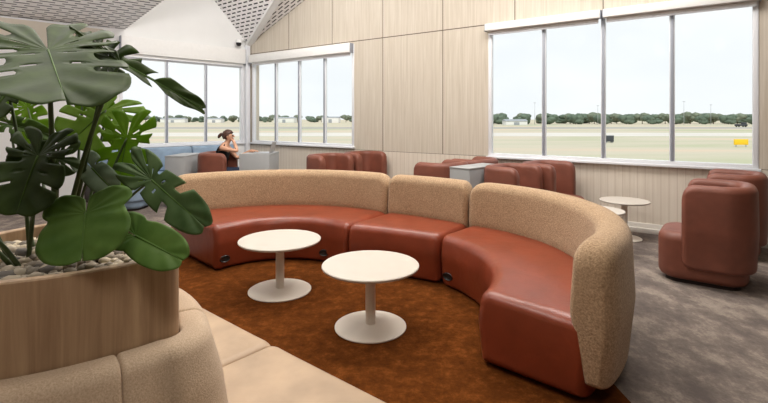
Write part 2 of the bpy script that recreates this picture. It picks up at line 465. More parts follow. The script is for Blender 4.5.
# ------------------------------------------------------------------ windows (frame, mullions, panes)
def window(name, origin, ang, flip, x0, x1, z0, z1, n, sill):
    root = bpy.data.objects.new(name, None); C.objects.link(root); struct(root)
    root.location = origin; root.rotation_euler = (0, 0, ang)
    s = -1 if flip else 1
    ys = lambda a, b: (min(a*s, b*s), max(a*s, b*s))
    w = .055
    def bx(nm, a, b, c, d, ya, yb, m):
        y0, y1 = ys(ya, yb); return box(nm, a, b, y0, y1, c, d, m, root, .004)
    bx('frame_jamb', x0, x0+w, z0, z1, -.01, .07, M['white_alu']); bx('frame_jamb', x1-w, x1, z0, z1, -.01, .07, M['white_alu'])
    bx('frame_sill', x0+w, x1-w, z0, z0+w, -.012, .12, M['white_alu']); bx('frame_head', x0+w, x1-w, z1-w, z1, -.01, .12, M['white_alu'])
    bx('sill_board', x0-.02, x1+.02, z0-.02, z0+.012, -.06, .0, M['white_alu'])
    pw = (x1-x0-2*w)/n
    for i in range(1, n):
        x = x0+w+pw*i
        bx('mullion', x-.028, x+.028, z0+w, z1-w, .0, .06, M['white_alu'])
        bx('mullion_seal', x-.018, x+.018, z0+w, z1-w, -.012, .0, M['grey_alu'])
    for i in range(n):
        a = x0+w+pw*i+(.03 if i else 0); b = x0+w+pw*(i+1)-(.03 if i < n-1 else 0)
        bx('glass_pane', a, b, z0+w, z1-w, .03, .036, M['glass'])
    return root
window('window_1', WR0, angR, flipR, *W1, 4, True)
window('window_2', WR0, angR, flipR, *W2, 4, True)
window('window_3', K, math.atan2(BD.y, BD.x), flipB, *W3, 3, True)

def blind(origin, ang, flip, x0, x1, z0, z1, label):
    r = thing('roller_blind', label, 'blind', origin, ang, 'white roller blinds above the windows')
    s = 1 if flip else -1
    def bx(nm, a, b, ya, yb, c, d, m):
        ya, yb = sorted((ya*s, yb*s)); return box(nm, a, b, ya, yb, c, d, m, r, .006)
    bx('cassette', x0, x1, .014, .13, z0+.05, z1, M['blind'])
    bx('fabric', x0+.03, x1-.03, .05, .056, z0+.005, z0+.05, M['blind'])
    bx('bottom_rail', x0+.03, x1-.03, .042, .064, z0-.015, z0+.008, M['white_alu'])
    bx('end_bracket', x0-.012, x0, .01, .12, z0+.04, z1, M['grey_alu']); bx('end_bracket', x1, x1+.012, .01, .12, z0+.04, z1, M['grey_alu'])
blind(WR0, angR, flipR, .53, 2.2, 2.84, 3.0, 'white roller blind over the left half of the large right window')
blind(WR0, angR, flipR, -1.18, .49, 2.84, 3.0, 'white roller blind over the right half of the large right window')
blind(WR0, angR, flipR, 4.96, 7.95, 2.74, 2.97, 'white roller blind over the smaller window on the timber wall')
blind(K, math.atan2(BD.y, BD.x), flipB, .13, 2.7, 2.72, 3.1, 'deep white roller blind over the window on the white gable wall')

# small camera in the corner under the ceiling
t = thing('security_camera', 'small dark dome camera under the ceiling at the corner', 'camera', KZ+Vector((-.12, -.32, -.02)))
bm = bmesh.new(); add_lathe(bm, [(0, .09), (.06, .09), (.07, .05), (.07, .02), (0, .02)], 20); obj('mount', bm, M['white_paint'], t, True, 40)
bm = bmesh.new(); add_lathe(bm, [(.06, .02), (.058, -.01), (.045, -.04), (.02, -.055), (0, -.058)], 20); obj('dome', bm, M['black'], t)
bm = bmesh.new(); add_tube(bm, [(0, 0, .08), (.06, .16, .1), (.1, .30, .1)], .015); obj('bracket', bm, M['white_paint'], t)

# ------------------------------------------------------------------ rug
pts = [(-3.1, 3.9), (-2.5, 4.75), (-2.0, 5.1), (-1.1, 5.3), (-.1, 5.0), (.75, 4.4), (1.15, 3.7), (1.28, 3.1), (1.3, 2.5), (1.34, 1.2), (1.0, -.6), (-3.0, -.6)]
pts = pts[::-1]                            # make CCW below
def area(p): return sum(p[i-1][0]*p[i][1]-p[i][0]*p[i-1][1] for i in range(len(p)))
if area(pts) < 0: pts = pts[::-1]
bm = prism(lambda i: [tuple(p) for p in pts], [(.0005, 0), (.005, 0)])
tag(obj('area_rug', bm, M['rug'], None, False), 'rust brown carpet under the two white tables and the curved sofa', 'rug')

# ------------------------------------------------------------------ the curved sofa, three sections
def arc(c, r, a0, a1, n): return [Vector((c[0]+r*math.cos(math.radians(a0+(a1-a0)*i/n)), c[1]+r*math.sin(math.radians(a0+(a1-a0)*i/n)))) for i in range(n+1)]
SEAT = .455; SZ = .005
def sofa(front, back, label, sockets):
    mid = (front[0]+front[-1]+back[0]+back[-1])/4
    root = thing('curved_sofa_section', label, 'sofa', (mid.x, mid.y, 0), 0, 'sections of the curved rust sofa')
    fr = []
    for f, b in zip(front, back):
        D = (b-f).length; fr.append((f-mid, (b-f)/D, D))
    def seat(i, D, w): return rounded_poly([(.03, .016), (D+.10, .016), (D+.13, .25), (D+.12, .44), (.03, SEAT+.006), (-.0, .28)], [.035, .04, .1, .03, .085, .25], i)
    def back_(i, D, w): return rounded_poly([(D+.085, .10), (D+.205, .10), (D+.245, .46), (D+.225, .865-w), (D+.025, .865-w), (D+.0, .47)], [.035, .05, .3, .085, .09, .3], i, 6)
    def plinth(i, D, w): return rounded_poly([(.07, SZ), (D+.06, SZ), (D+.06, .05), (.07, .05)], [.005]*4, i, 1)
    obj('plinth', sweep(fr[1:-1], plinth, .01), M['plinth'], root, True, 40)
    obj('seat', sweep(fr, seat, .06), M['leather'], root)
    obj('backrest', sweep(fr, back_, .052, .10), M['boucle'], root)
    for s, z in sockets:                                     # oval power sockets in the base
        k = min(int(s*(len(fr)-1)), len(fr)-2); p, d, D = fr[k]; tg = Vector((-d.y, d.x))
        bm = bmesh.new(); n = 20; rings = []
        for (off, sc) in ((.02, 1), (-.004, 1), (-.008, .9), (-.003, .75)):
            rings.append([bm.verts.new((p.x+d.x*(off+.012)+tg.x*(.055 if abs(math.cos(2*PI*j/n)) else .05)*sc*math.cos(2*PI*j/n),
                                        p.y+d.y*(off+.012)+tg.y*.055*sc*math.cos(2*PI*j/n), z+.034*sc*math.sin(2*PI*j/n))) for j in range(n)])
        for A_, B_ in zip(rings, rings[1:]):
            for j in range(n): bm.faces.new((A_[j], A_[(j+1) % n], B_[(j+1) % n], B_[j]))
        bm.faces.new(rings[-1])
        obj('power_socket', bm, M['black'], root, True, 40)
    return root
NS = 28
lf = arc((-.98, 4.1), .74, 151, 36.6, NS); lb = arc((-1.1, 4.07), 1.59, 139, 45.6, NS)
rf = arc((-.305, 3.42), 1.055, 41, -35, NS); rb = arc((.1, 3.47), 1.335, 57, -50, NS)
gap = Vector((.018, -.011))
mf0, mf1 = lf[-1]+gap*.6, rf[0]-gap*.6; mb0, mb1 = lb[-1]+gap*.6, rb[0]-gap*.6
def bow(a, b, h, n=10):
    d = b-a; nn = Vector((-d.y, d.x)).normalized()
    return [a.lerp(b, i/n)+nn*h*4*(i/n)*(1-i/n) for i in range(n+1)]
sofa(lf, lb, 'left curved section of the rust leather sofa with a long tan backrest', [(.105, .115), (.817, .115)])
sofa(bow(mf0, mf1, .03), bow(mb0, mb1, .05), 'short middle section of the curved rust leather sofa', [])
sofa(rf, rb, 'right curved section of the rust leather sofa, nearest the grey carpet', [(.085, .115)])

# ------------------------------------------------------------------ round pedestal tables
def pedestal_table(label, x, y, R, H, Rb, group, z=.005):
    t = thing('pedestal_table', label, 'table', (x, y, z), 0, group)
    bm = bmesh.new(); add_lathe(bm, [(0, H-.022), (R-.012, H-.022), (R-.003, H-.017), (R, H-.010), (R, H-.004), (R-.004, H), (0, H)], 64); obj('tabletop', bm, M['white_top'], t, True, 40)
    bm = bmesh.new(); add_lathe(bm, [(.038, .016), (.036, .03), (.036, H-.05), (.06, H-.035), (.14, H-.022)], 32); obj('column', bm, M['white_metal'], t, True, 40)
    bm = bmesh.new(); add_lathe(bm, [(0, 0), (Rb-.004, 0), (Rb, .004), (Rb, .010), (Rb-.01, .016), (.06, .022), (.04, .028), (0, .028)], 56); obj('base', bm, M['white_metal'], t, True, 40)
    return t
pedestal_table('round white table left of centre, standing nearer the sofa back', -.907, 4.01, .353, .45, .27, 'round white tables on the rust carpet')
pedestal_table('larger looking round white table in the centre of the rust carpet', -.097, 3.31, .349, .452, .257, 'round white tables on the rust carpet')
pedestal_table('round white table by the window wall, beside the brown chair at right', 3.02, 5.78, .285, .48, .20, 'round white tables by the window', 0)
pedestal_table('round white table by the window, half hidden behind the sofa back', 2.40, 5.18, .285, .48, .20, 'round white tables by the window', 0)

# ------------------------------------------------------------------ tub chairs
def tub_chair(label, mat, loc, rot, group):
    t = thing('tub_chair', label, 'chair', loc, rot, group)
    hw, xb, xf, r = .305, -.335, .16, .19
    path = [Vector((xf, hw)), Vector((.0, hw))]
    path += [Vector((xb+r, hw-r))+Vector((math.cos(a), math.sin(a)))*r for a in [PI/2+PI/2*i/8 for i in range(9)]]
    path += [Vector((xb+r, -hw+r))+Vector((math.cos(a), math.sin(a)))*r for a in [PI+PI/2*i/8 for i in range(9)]]
    path += [Vector((.0, -hw)), Vector((xf, -hw))]
    fr = []
    for i, p in enumerate(path):
        d = (path[min(i+1, len(path)-1)]-path[max(i-1, 0)]).normalized(); fr.append((p, Vector((d.y, -d.x))*-1, 0))
    # outward direction check
    if fr[0][1].y < 0: fr = [(p, -d, e) for p, d, e in fr]
    def prof(i, e, w): return rounded_poly([(-.05, .155+w*.6), (.045, .155+w*.6), (.062, .5), (.055, .91-w), (-.07, .91-w), (-.065, .5)], [.03, .04, .3, .06, .06, .3], i)
    w = obj('wraparound_back', sweep(fr, prof, .046, .11), mat, t)
    def outl(i): return rounded_poly([(-.33, -.30), (.36, -.30), (.36, .30), (-.33, .30)], [.17, .17, .17, .17], i, 8)
    lv = [(.035, .05), (.05, .02), (.08, .004), (.12, 0), (.38, 0)]+[(.385+.075*math.sin(PI/2*k/6), .075-.075*math.cos(PI/2*k/6)) for k in range(7)]
    obj('seat', prism(outl, lv), mat, t)
    obj('plinth', prism(lambda i: outl(.06), [(0, 0), (.04, 0)]), M['plinth'], t, True, 40)
    return t
b = Vector((.70, -.71)); aL = math.atan2(-b.y, -b.x); aR = math.atan2(b.y, b.x); a1 = math.atan2(.60, -.80)
G = 'brown tub chairs by the window wall'
c0 = tub_chair('brown tub chair at right edge, nearest, its back side to the viewer', M['chair_leather'], (3.01, 4.32, 0), a1, G)
dup(c0, (3.83, 5.2, 0), a1, 'brown tub chair at right, tucked between the nearest chair and the window')
dup(c0, (1.71, 5.83, 0), aR, 'brown tub chair just behind the sofa, right of the grey cabinet')
dup(c0, (2.32, 6.28, 0), aR, 'orange lit tub chair against the wall under the large window')
dup(c0, (.76, 6.50, 0), aL, 'brown tub chair left of the grey cabinet behind the middle sofa section')
dup(c0, (1.31, 7.05, 0), aL, 'brown tub chair by the wall, only its top showing behind the grey cabinet')
dup(c0, (-.866, 7.68, 0), aR, 'brown tub chair under the right end of the smaller window, left of its pair')
dup(c0, (-.30, 8.22, 0), aR, 'brown tub chair against the timber panels, right of its pair')
dup(c0, (-2.88, 8.235, 0), 0, 'brown tub chair in which the person sits')
tub_chair('dusty blue tub chair at far left behind the plant leaves', M['blue_fabric'], (-4.3, 7.72, 0), PI, None)

# grey cabinets between the chairs
def cabinet(label, loc, rot, lx, ly, h):
    t = thing('cabinet', label, 'cabinet', loc, rot, 'grey cabinets between the chairs')
    box('body', -lx/2, lx/2, -ly/2, ly/2, .05, h-.02, M['grey_panel'], t, .006)
    box('top', -lx/2-.004, lx/2+.004, -ly/2-.004, ly/2+.004, h-.02, h, M['grey_panel'], t, .005)
    box('plinth', -lx/2+.03, lx/2-.03, -ly/2+.03, ly/2-.03, 0, .05, M['plinth'], t, 0)
cabinet('light grey cabinet between two brown chairs behind the sofa', (1.23, 6.14, 0), aR, .31, .75, .88)
cabinet('light grey cabinet at left behind the seated person', (-3.56, 8.2, 0), 0, .34, .75, .87)

# desk with screen panel in front of the person
t = thing('work_desk', 'grey panelled desk in front of the seated person', 'desk', (-2.21, 8.28, 0))
box('front_panel', -.285, .235, -.36, -.33, 0, .90, M['grey_panel'], t, .004)
box('end_panel', .205, .235, -.33, .33, 0, .86, M['grey_panel'], t, .004)
box('back_panel', -.285, .235, .33, .36, 0, .86, M['grey_panel'], t, .004)
box('desktop', -.285, .235, -.33, .36, .86, .89, M['grey_panel'], t, .004)
t = thing('laptop', 'open silver laptop on the grey desk before the seated person', 'laptop', (-2.13, 8.24, .8905))
box('keyboard_base', -.12, .11, -.16, .16, 0, .016, M['laptop'], t, .004)
lm = Matrix.Translation((.115, 0, .012)) @ Matrix.Rotation(math.radians(16), 4, 'Y')
l = box('screen_lid', -.004, .004, -.16, .16, 0, .21, M['laptop'], t, .003, lm)
box('display', -.0065, -.0042, -.15, .15, .012, .20, M['screen'], l, 0, lm)

# blue banquette under the back window
t = thing('banquette', 'long dusty blue banquette under the window of the white gable wall', 'bench', K, math.atan2(BD.y, BD.x))
sg = 1 if flipB else -1
def bq(nm, s0, s1, d0, d1, z0, z1, m, bev):
    d0, d1 = sorted((d0*sg, d1*sg)); return box(nm, s0, s1, d0, d1, z0, z1, m, t, bev)
bq('base', .45, 3.3, .08, .62, .0, .28, M['plinth'], .01)
for i in range(3):
    bq('seat_cushion', .45+.95*i+.004, .45+.95*(i+1)-.004, .08, .68, .282, .46, M['blue_fabric'], .04)
    bq('back_cushion', .45+.95*i+.004, .45+.95*(i+1)-.004, .08, .26, .462, .93, M['blue_fabric'], .05)

# ------------------------------------------------------------------ seated person
def skin_mesh(name, verts, edges, radii, mat, parent, levels=2):
    me = bpy.data.meshes.new(name); me.from_pydata([tuple(v) for v in verts], edges, [])
    o = bpy.data.objects.new(name, me); C.objects.link(o); me.materials.append(mat)
    if parent: o.parent = parent
    sk = o.modifiers.new('skin', 'SKIN'); sk.use_smooth_shade = True
    lay = me.skin_vertices[0] if len(me.skin_vertices) else None
    if lay is None:
        bpy.context.view_layer.objects.active = o
        bm_ = bmesh.new(); bm_.from_mesh(me); bm_.verts.layers.skin.verify(); bm_.to_mesh(me); bm_.free(); lay = me.skin_vertices[0]
    for i, r in enumerate(radii):
        lay.data[i].radius = (r, r) if not isinstance(r, tuple) else r
        lay.data[i].use_root = (i == 0)
    sb = o.modifiers.new('sub', 'SUBSURF'); sb.levels = levels; sb.render_levels = levels
    return o
pz = thing('person', 'person in a black sleeveless top seated in profile, hand to chin', 'person', (-2.88, 8.235, 0))
J = {'pelvis': (-.06, 0, .56), 'belly': (-.05, 0, .70), 'chest': (.0, 0, .88), 'upper': (.035, 0, .99), 'neck': (.065, 0, 1.06), 'neck2': (.085, 0, 1.10), 'headb': (.11, 0, 1.15), 'headm': (.105, 0, 1.20), 'headt': (.095, 0, 1.245),
     'shN': (.02, -.155, .99), 'elN': (.30, -.13, .93), 'wrN': (.215, -.05, 1.085), 'haN': (.19, -.03, 1.115),
     'shF': (.03, .155, .99), 'elF': (.18, .22, .78), 'wrF': (.42, .20, .915), 'haF': (.49, .18, .915),
     'hiN': (-.02, -.085, .54), 'knN': (.40, -.10, .56), 'anN': (.43, -.10, .09), 'toN': (.57, -.11, .045),
     'hiF': (-.02, .085, .54), 'knF': (.40, .10, .56), 'anF': (.43, .10, .09), 'toF': (.57, .11, .045)}
R_ = {'pelvis': .125, 'belly': .11, 'chest': .115, 'upper': .095, 'neck': .055, 'neck2': .05, 'headb': .066, 'headm': .084, 'headt': .062,
      'shN': .05, 'elN': .036, 'wrN': .025, 'haN': .03, 'shF': .05, 'elF': .036, 'wrF': .025, 'haF': .03,
      'hiN': .085, 'knN': .056, 'anN': .036, 'toN': .03, 'hiF': .085, 'knF': .056, 'anF': .036, 'toF': .03}
E = [('pelvis', 'belly'), ('belly', 'chest'), ('chest', 'upper'), ('upper', 'neck'), ('neck', 'neck2'), ('neck2', 'headb'), ('headb', 'headm'), ('headm', 'headt')]
for s in 'NF': E += [('upper', 'sh'+s), ('sh'+s, 'el'+s), ('el'+s, 'wr'+s), ('wr'+s, 'ha'+s), ('pelvis', 'hi'+s), ('hi'+s, 'kn'+s), ('kn'+s, 'an'+s), ('an'+s, 'to'+s)]
names = list(J)
V = [Vector(J[k]) for k in names]; RR = [R_[k] for k in names]; EE = [(names.index(a), names.index(c)) for a, c in E]
def finger(root, pts, r):
    i0 = names.index(root); prev = i0
    for k, p in enumerate(pts):
        V.append(Vector(p)); RR.append(r*(1-.12*k)); EE.append((prev, len(V)-1)); prev = len(V)-1
for k in range(4):
    y = -.055+.017*k
    finger('haN', [(.175, y, 1.13), (.160, y+.003, 1.143+.004*(k % 2)), (.150, y+.006, 1.137)], .0085)
    y = .15+.02*k
    finger('haF', [(.53, y, .918), (.56, y-.002, .912), (.58, y-.003, .902)], .0085)
finger('haN', [(.19, -.005, 1.135), (.178, .01, 1.155)], .0095); finger('haF', [(.49, .14, .912), (.515, .125, .903)], .0095)
skin_mesh('body', V, EE, RR, M['skin'], pz)
skin_mesh('black_top', [J['pelvis'], J['belly'], J['chest'], (.03, 0, .985), (.015, -.125, 1.0), (.025, .125, 1.0)], [(0, 1), (1, 2), (2, 3), (3, 4), (3, 5)], [.136, .122, .128, .106, .062, .062], M['dark_cloth'], pz)
for s in 'NF':
    h, k, a = Vector(J['hi'+s]), Vector(J['kn'+s]), Vector(J['an'+s])
    skin_mesh('trouser_leg', [h+Vector((-.03, 0, .01)), h.lerp(k, .5), k, k.lerp(a, .5), a+Vector((0, 0, .03))], [(0, 1), (1, 2), (2, 3), (3, 4)], [.1, .085, .068, .056, .05], M['denim'], pz)
    sh = skin_mesh('shoe', [a+Vector((-.02, 0, -.045)), a.lerp(Vector(J['to'+s]), .6)+Vector((0, 0, -.012)), Vector(J['to'+s])+Vector((.03, 0, -.005))], [(0, 1), (1, 2)], [.045, .044, .034], M['black'], pz)
bm = bmesh.new(); bmesh.ops.create_icosphere(bm, subdivisions=4, radius=1, matrix=Matrix.Translation((.088, 0, 1.207)) @ Matrix.Diagonal((.104, .094, .106, 1)))
bmesh.ops.delete(bm, geom=[v for v in bm.verts if (v.co.x > .135 and v.co.z < 1.26-.25*abs(v.co.y)) or v.co.z < 1.135 or (v.co.x > .10 and v.co.z < 1.2)], context='VERTS')
for v in bm.verts: v.co += noise.noise_vector(v.co*40)*.006
ho = obj('hair', bm, M['hair'], pz); so_ = ho.modifiers.new('thickness', 'SOLIDIFY'); so_.thickness = .02; so_.offset = -1
skin_mesh('ponytail', [(.0, 0, 1.235), (-.04, 0, 1.225), (-.075, 0, 1.19), (-.085, 0, 1.15)], [(0, 1), (1, 2), (2, 3)], [.028, .036, .032, .014], M['hair'], ho)
bm = bmesh.new(); bmesh.ops.create_icosphere(bm, subdivisions=2, radius=.014, matrix=Matrix.Translation((.193, 0, 1.19)) @ Matrix.Diagonal((1.2, .8, 1.3, 1))); obj('nose', bm, M['skin'], pz)
bm = bmesh.new(); bmesh.ops.create_icosphere(bm, subdivisions=2, radius=.013, matrix=Matrix.Translation((.182, 0, 1.152)) @ Matrix.Diagonal((.6, 1.6, .5, 1))); obj('mouth', bm, plain('lips', srgb(168, 96, 88), .5), pz)
for y in (-.03, .03):
    bm = bmesh.new(); bmesh.ops.create_icosphere(bm, subdivisions=2, radius=.010, matrix=Matrix.Translation((.178, y, 1.208))); obj('eye', bm, M['eye'], pz)
    bm = bmesh.new(); bmesh.ops.create_icosphere(bm, subdivisions=2, radius=.024, matrix=Matrix.Translation((.10, y*2.75, 1.19)) @ Matrix.Diagonal((.7, .35, 1.1, 1))); obj('ear', bm, M['skin'], pz)

# ------------------------------------------------------------------ planter bench island (bowed triangle)
P1 = Vector((-.595, 1.415)); LS = .92
d18 = lambda deg: Vector((math.cos(math.radians(deg)), math.sin(math.radians(deg))))
P3 = P1-d18(20)*LS; P2 = P1+d18(140)*LS; cen = (P1+P2+P3)/3
def tri_outline(off, rc, sag, nside=14, ncor=8, rad=None):
    """triangle P1,P2,P3 (CCW) moved out by off, with rounded corners of radius rc and sides bowed by sag"""
    Q = [P1-cen, P2-cen, P3-cen]
    # straight offset with rounded corners, centres pulled in by rc
    inr = Q[0].length/2+off                            # inradius = circumradius/2
    if rad is None: rad = rc+off
    ins = [q.normalized()*2*(inr-rad) for q in Q]
    out = []
    for i in range(3):
        c = ins[i]; nx = ins[(i+1) % 3]; ang = math.atan2(c.y, c.x)
        for k in range(ncor+1):
            a = ang-PI/3+2*PI/3*k/ncor; out.append(c+Vector((math.cos(a), math.sin(a)))*rad)
        e = (nx-c).normalized(); n = Vector((e.y, -e.x)); s0 = c+n*rad; s1 = nx+n*rad
        for k in range(1, nside):
            u = k/nside; out.append(s0.lerp(s1, u)+n*sag*4*u*(1-u))
    return out
pl = thing('planter', 'three sided bowed planter of pale wood veneer in the middle of the bench', 'planter', (cen.x, cen.y, 0))
PO = lambda off: [tuple(p) for p in tri_outline(off, .05, .095)]
bm = bmesh.new(); rings = []
for off, z in ((0, .006), (0, 1.076), (-.004, 1.08), (-.028, 1.08), (-.032, 1.076), (-.032, .94)):
    rings.append([bm.verts.new((p[0], p[1], z)) for p in PO(off)])
for A_, B_ in zip(rings, rings[1:]):
    for k in range(len(A_)): bm.faces.new((A_[k], A_[(k+1) % len(A_)], B_[(k+1) % len(A_)], B_[k]))
bm.faces.new(rings[0]); bm.faces.new(rings[-1])
obj('shell', bm, M['planter'], pl, True, 40)
inner = PO(-.034)
bm = prism(lambda i: inner, [(.945, 0), (1.03, 0)]); so = obj('soil', bm, M['soil'], pl, True, 40)
# pebbles cover the soil
bm = bmesh.new()
poly = tri_outline(-.055, .05, .095)
def inside(p, poly):
    c = False
    for i in range(len(poly)):
        a, b_ = poly[i-1], poly[i]
        if (a.y > p.y) != (b_.y > p.y) and p.x < (b_.x-a.x)*(p.y-a.y)/(b_.y-a.y)+a.x: c = not c
    return c
cnt = 0
while cnt < 620:
    p = Vector((random.uniform(-.7, .7), random.uniform(-.7, .7)))
    if not inside(p, poly): continue
    cnt += 1; r = random.uniform(.010, .026)
    m = Matrix.Translation((p.x, p.y, 1.032+random.uniform(-.002, .012))) @ Matrix.Rotation(random.uniform(0, 6), 4, 'Z') @ Matrix.Rotation(random.uniform(-.4, .4), 4, 'X') @ Matrix.Diagonal((random.uniform(.9, 1.5), random.uniform(.8, 1.1), random.uniform(.5, .8), 1))
    bmesh.ops.create_icosphere(bm, subdivisions=1, radius=r, matrix=m)
po = obj('pebbles', bm, M['pebble'], None); po.location = (cen.x, cen.y, 0)
po['kind'] = 'stuff'; tag(po, 'grey and cream pebbles covering the planter soil', 'pebbles')

bn = thing('island_bench', 'beige leather island bench wrapped around the wooden planter', 'bench', (cen.x, cen.y, 0))
# back ring: frames around the planter, cut into pieces at seams
ring = tri_outline(.004, .05, .095, 14, 8); n = len(ring)
def frames_of(pts, closed):
    fr = []
    for i, p in enumerate(pts):
        d = (pts[(i+1) % len(pts)]-pts[i-1]) if closed else (pts[min(i+1, len(pts)-1)]-pts[max(i-1, 0)])
        d.normalize(); fr.append((p, Vector((d.y, -d.x)), 0))
    return fr
RF = frames_of(ring, True)
def bprof(i, e, w): return rounded_poly([(.0, .40), (.17, .40), (.125, .70), (.085, .84), (.0, .84)], [.005, .03, .25, .075, .012], i, 6)
per = 8+1+13                                             # points per corner plus side
def piece(i0, i1): return [RF[k % n] for k in range(i0, i1+1)]
for c_ in range(3):
    k0 = c_*per
    obj('back_cushion', sweep(piece(k0-2, k0+8+2), bprof, .012), M['bench_back'], bn)
    obj('back_cushion', sweep(piece(k0+8+2, k0+per-2), bprof, .012), M['bench_back'], bn)
# seat cushions: ring from the back to the outer edge, cut at the middle of each side
outer = tri_outline(.655, .05, .0, 14, 8, .32); innr = tri_outline(.004, .05, .095, 14, 8)
SF = []
for p, q in zip(innr, outer):
    d = q-p; SF.append((p, d.normalized(), d.length))
def sprof(i, D, w): return rounded_poly([(.02, .30), (D-.0, .30), (D, .432), (.02, .432)], [.02, .03, .045, .02], i, 5)
def sbase(i, D, w): return rounded_poly([(.02, .05), (D-.02, .05), (D-.02, .30), (.02, .30)], [.01, .01, .01, .01], i, 2)
def splin(i, D, w): return rounded_poly([(.02, .0055), (D-.07, .0055), (D-.07, .05), (.02, .05)], [.003]*4, i, 1)
for c_ in range(3):
    k0 = c_*per
    seg = [SF[k % n] for k in range(k0-7, k0+8+7+1)]
    obj('seat_cushion', sweep(seg, sprof, .02), M['bench_seat'], bn)
    obj('seat_base', sweep(seg, sbase, .004), M['bench_seat'], bn, True, 40)
    obj('plinth', sweep(seg, splin, .004), M['plinth'], bn, True, 40)

# ------------------------------------------------------------------ monstera
mon = thing('monstera_plant', 'large monstera with split leaves growing in the wooden planter', 'plant', (cen.x, cen.y, 1.03))
MO = Vector((cen.x, cen.y, 1.03))
def leaf(base, tip, side_pt, mat, slits=5, fold=.25, droop=.25, seed=0, holes=True, back=.42, stem=None, r=.006, depth=.42, wave=.02):
    rnd = random.Random(seed)
    base, tip = Vector(base), Vector(tip); ax = tip-base; L = ax.length; ax.normalize()
    sx = Vector(side_pt)-(base+ax*L*.30); sx -= ax*sx.dot(ax)*.7; width = sx.length/.60; sx.normalize()
    nz = sx.cross(ax).normalized()
    if nz.z-nz.y < 0: nz = -nz
    bm = bmesh.new(); NR, NP = 60, 9
    sl = [(.17+.62*(i+.5)/max(slits, 1)+rnd.uniform(-.015, .015), rnd.uniform(.010, .018)*1.5) for i in range(slits)]
    for side in (-1, 1):
        grid = []
        for i in range(NR+1):
            q = i/NR; th = (PI-.12)*(1-q)                     # from the notch (q=0) round to the tip (q=1)
            c, s = math.cos(th), math.sin(th)
            rr = 1.0*max(c, 0)**1.6+.60*(s**1.2)*(1 if c > 0 else 1)+back*max(-c, 0)**.8*(.75+.6*s)
            mu, mv = rr*s*1.05, rr*c
            v0 = .72*max(0, c)**1.3-.0*max(0, -c)
            g = 1
            for sc, sw in sl:
                dd = abs(q-sc)
                if dd < .045: g = min(g, 1-.10*(1-dd/.045)**2)
            row = []
            for k in range(NP+1):
                p = k/NP
                u = mu*p*g; v = v0+(mv-v0)*p*(g if c > 0 else 1)
                z = fold*abs(u)-fold*.9*u*u-droop*max(v, 0)**2-droop*.6*min(v, 0)**2+wave*math.sin(9*q+side+seed)*p+.012*math.sin(46*q)*p
                row.append(bm.verts.new(base+sx*(side*u*width)+ax*(v*L)+nz*(z*L)))
            grid.append(row)
        for i in range(NR):
            qm = (i+.5)/NR
            for k in range(NP):
                pm = (k+.5)/NP; cut = False
                for j, (sc, sw) in enumerate(sl):
                    if abs(qm-sc) < sw and pm > depth+.06*(j % 2): cut = True
                    if holes and j and abs(qm-(sc-.31/max(slits, 1))) < .010 and .22 < pm < .45: cut = True
                if not cut: bm.faces.new((grid[i][k], grid[i+1][k], grid[i+1][k+1], grid[i][k+1]))
    bmesh.ops.remove_doubles(bm, verts=bm.verts[:], dist=2e-4)
    loose = [v for v in bm.verts if not v.link_faces]
    bmesh.ops.delete(bm, geom=loose, context='VERTS')
    for v in bm.verts: v.co -= MO
    o = obj('leaf', bm, mat, mon)
    so = o.modifiers.new('thickness', 'SOLIDIFY'); so.thickness = .0016
    # midrib
    bm = bmesh.new(); pts = [base+ax*(L*q)+nz*L*(-droop*q*q)+nz*.0015-MO for q in [i/10*.97 for i in range(11)]]
    add_tube(bm, pts, .0032, .0008, 6); obj('midrib', bm, M['leaf_mid'], o)
    if stem is not None:
        s0 = Vector(stem); m1 = s0.lerp(base, .5)+Vector((0, 0, .10*(base-s0).length))-ax*.03
        bm = bmesh.new(); pts = []
        for i in range(15):
            q = i/14; pts.append(s0*(1-q)**2+m1*2*q*(1-q)+base*q*q-MO)
        add_tube(bm, pts, r*1.25, r*.75, 8); obj('stem', bm, M['stem'], mon)
    return o
D_, Mi, Li, Pa = M['leaf_dark'], M['leaf_mid'], M['leaf_lime'], M['leaf_pale']
SO = lambda x, y: (cen.x+x, cen.y+y, 1.02)
leaf(at(48, 50, 1.40), at(66, 100, 1.12), at(116, 72, 1.30), D_, 5, .06, .02, 1, True, .62, SO(.02, .04), .008, .6)
leaf(at(120, 62, 1.50), at(202, 107, 1.40), at(149, 85, 1.44), D_, 3, .10, .02, 2, False, .6, SO(.05, .0), .007, .15)
leaf(at(108, 62, 1.62), at(66, 42, 1.80), at(98, 38, 1.72), D_, 4, .15, .08, 3, True, .42, SO(.0, .1), .007, .5)
leaf(at(106, 110, 1.85), at(70, 141, 1.75), at(112, 138, 1.76), Li, 5, .10, .05, 4, True, .42, SO(.05, .1), .005)
leaf(at(127, 138, 1.70), at(117, 190, 1.64), at(145, 158, 1.66), Li, 4, .10, .05, 5, True, .42, SO(.10, .05), .005, .5)
leaf(at(152, 180, 1.56), at(203, 226, 1.45), at(182, 184, 1.53), M['leaf_soft'], 3, .10, .06, 6, True, .42, SO(.12, .0), .005, .45)
leaf(at(86, 213, 1.30), at(80, 260, 1.22), at(121, 226, 1.26), Mi, 0, .08, .05, 7, False, .34, SO(.03, -.02), .006)
leaf(at(136, 236, 1.36), at(181, 259, 1.30), at(160, 228, 1.37), Mi, 0, .16, .06, 8, False, .34, SO(.08, -.03), .005)
leaf(at(38, 156, 1.40), at(14, 212, 1.28), at(54, 188, 1.32), D_, 4, .15, .06, 9, True, .42, SO(-.05, .0), .006)
leaf(at(56, 158, 1.50), at(8, 166, 1.40), at(34, 178, 1.44), D_, 3, .2, .08, 10, True, .42, SO(-.03, .06), .005)
leaf(at(92, 168, 1.62), at(113, 191, 1.56), at(112, 172, 1.60), Pa, 1, .3, .1, 11, False, .35, SO(.04, .08), .005)
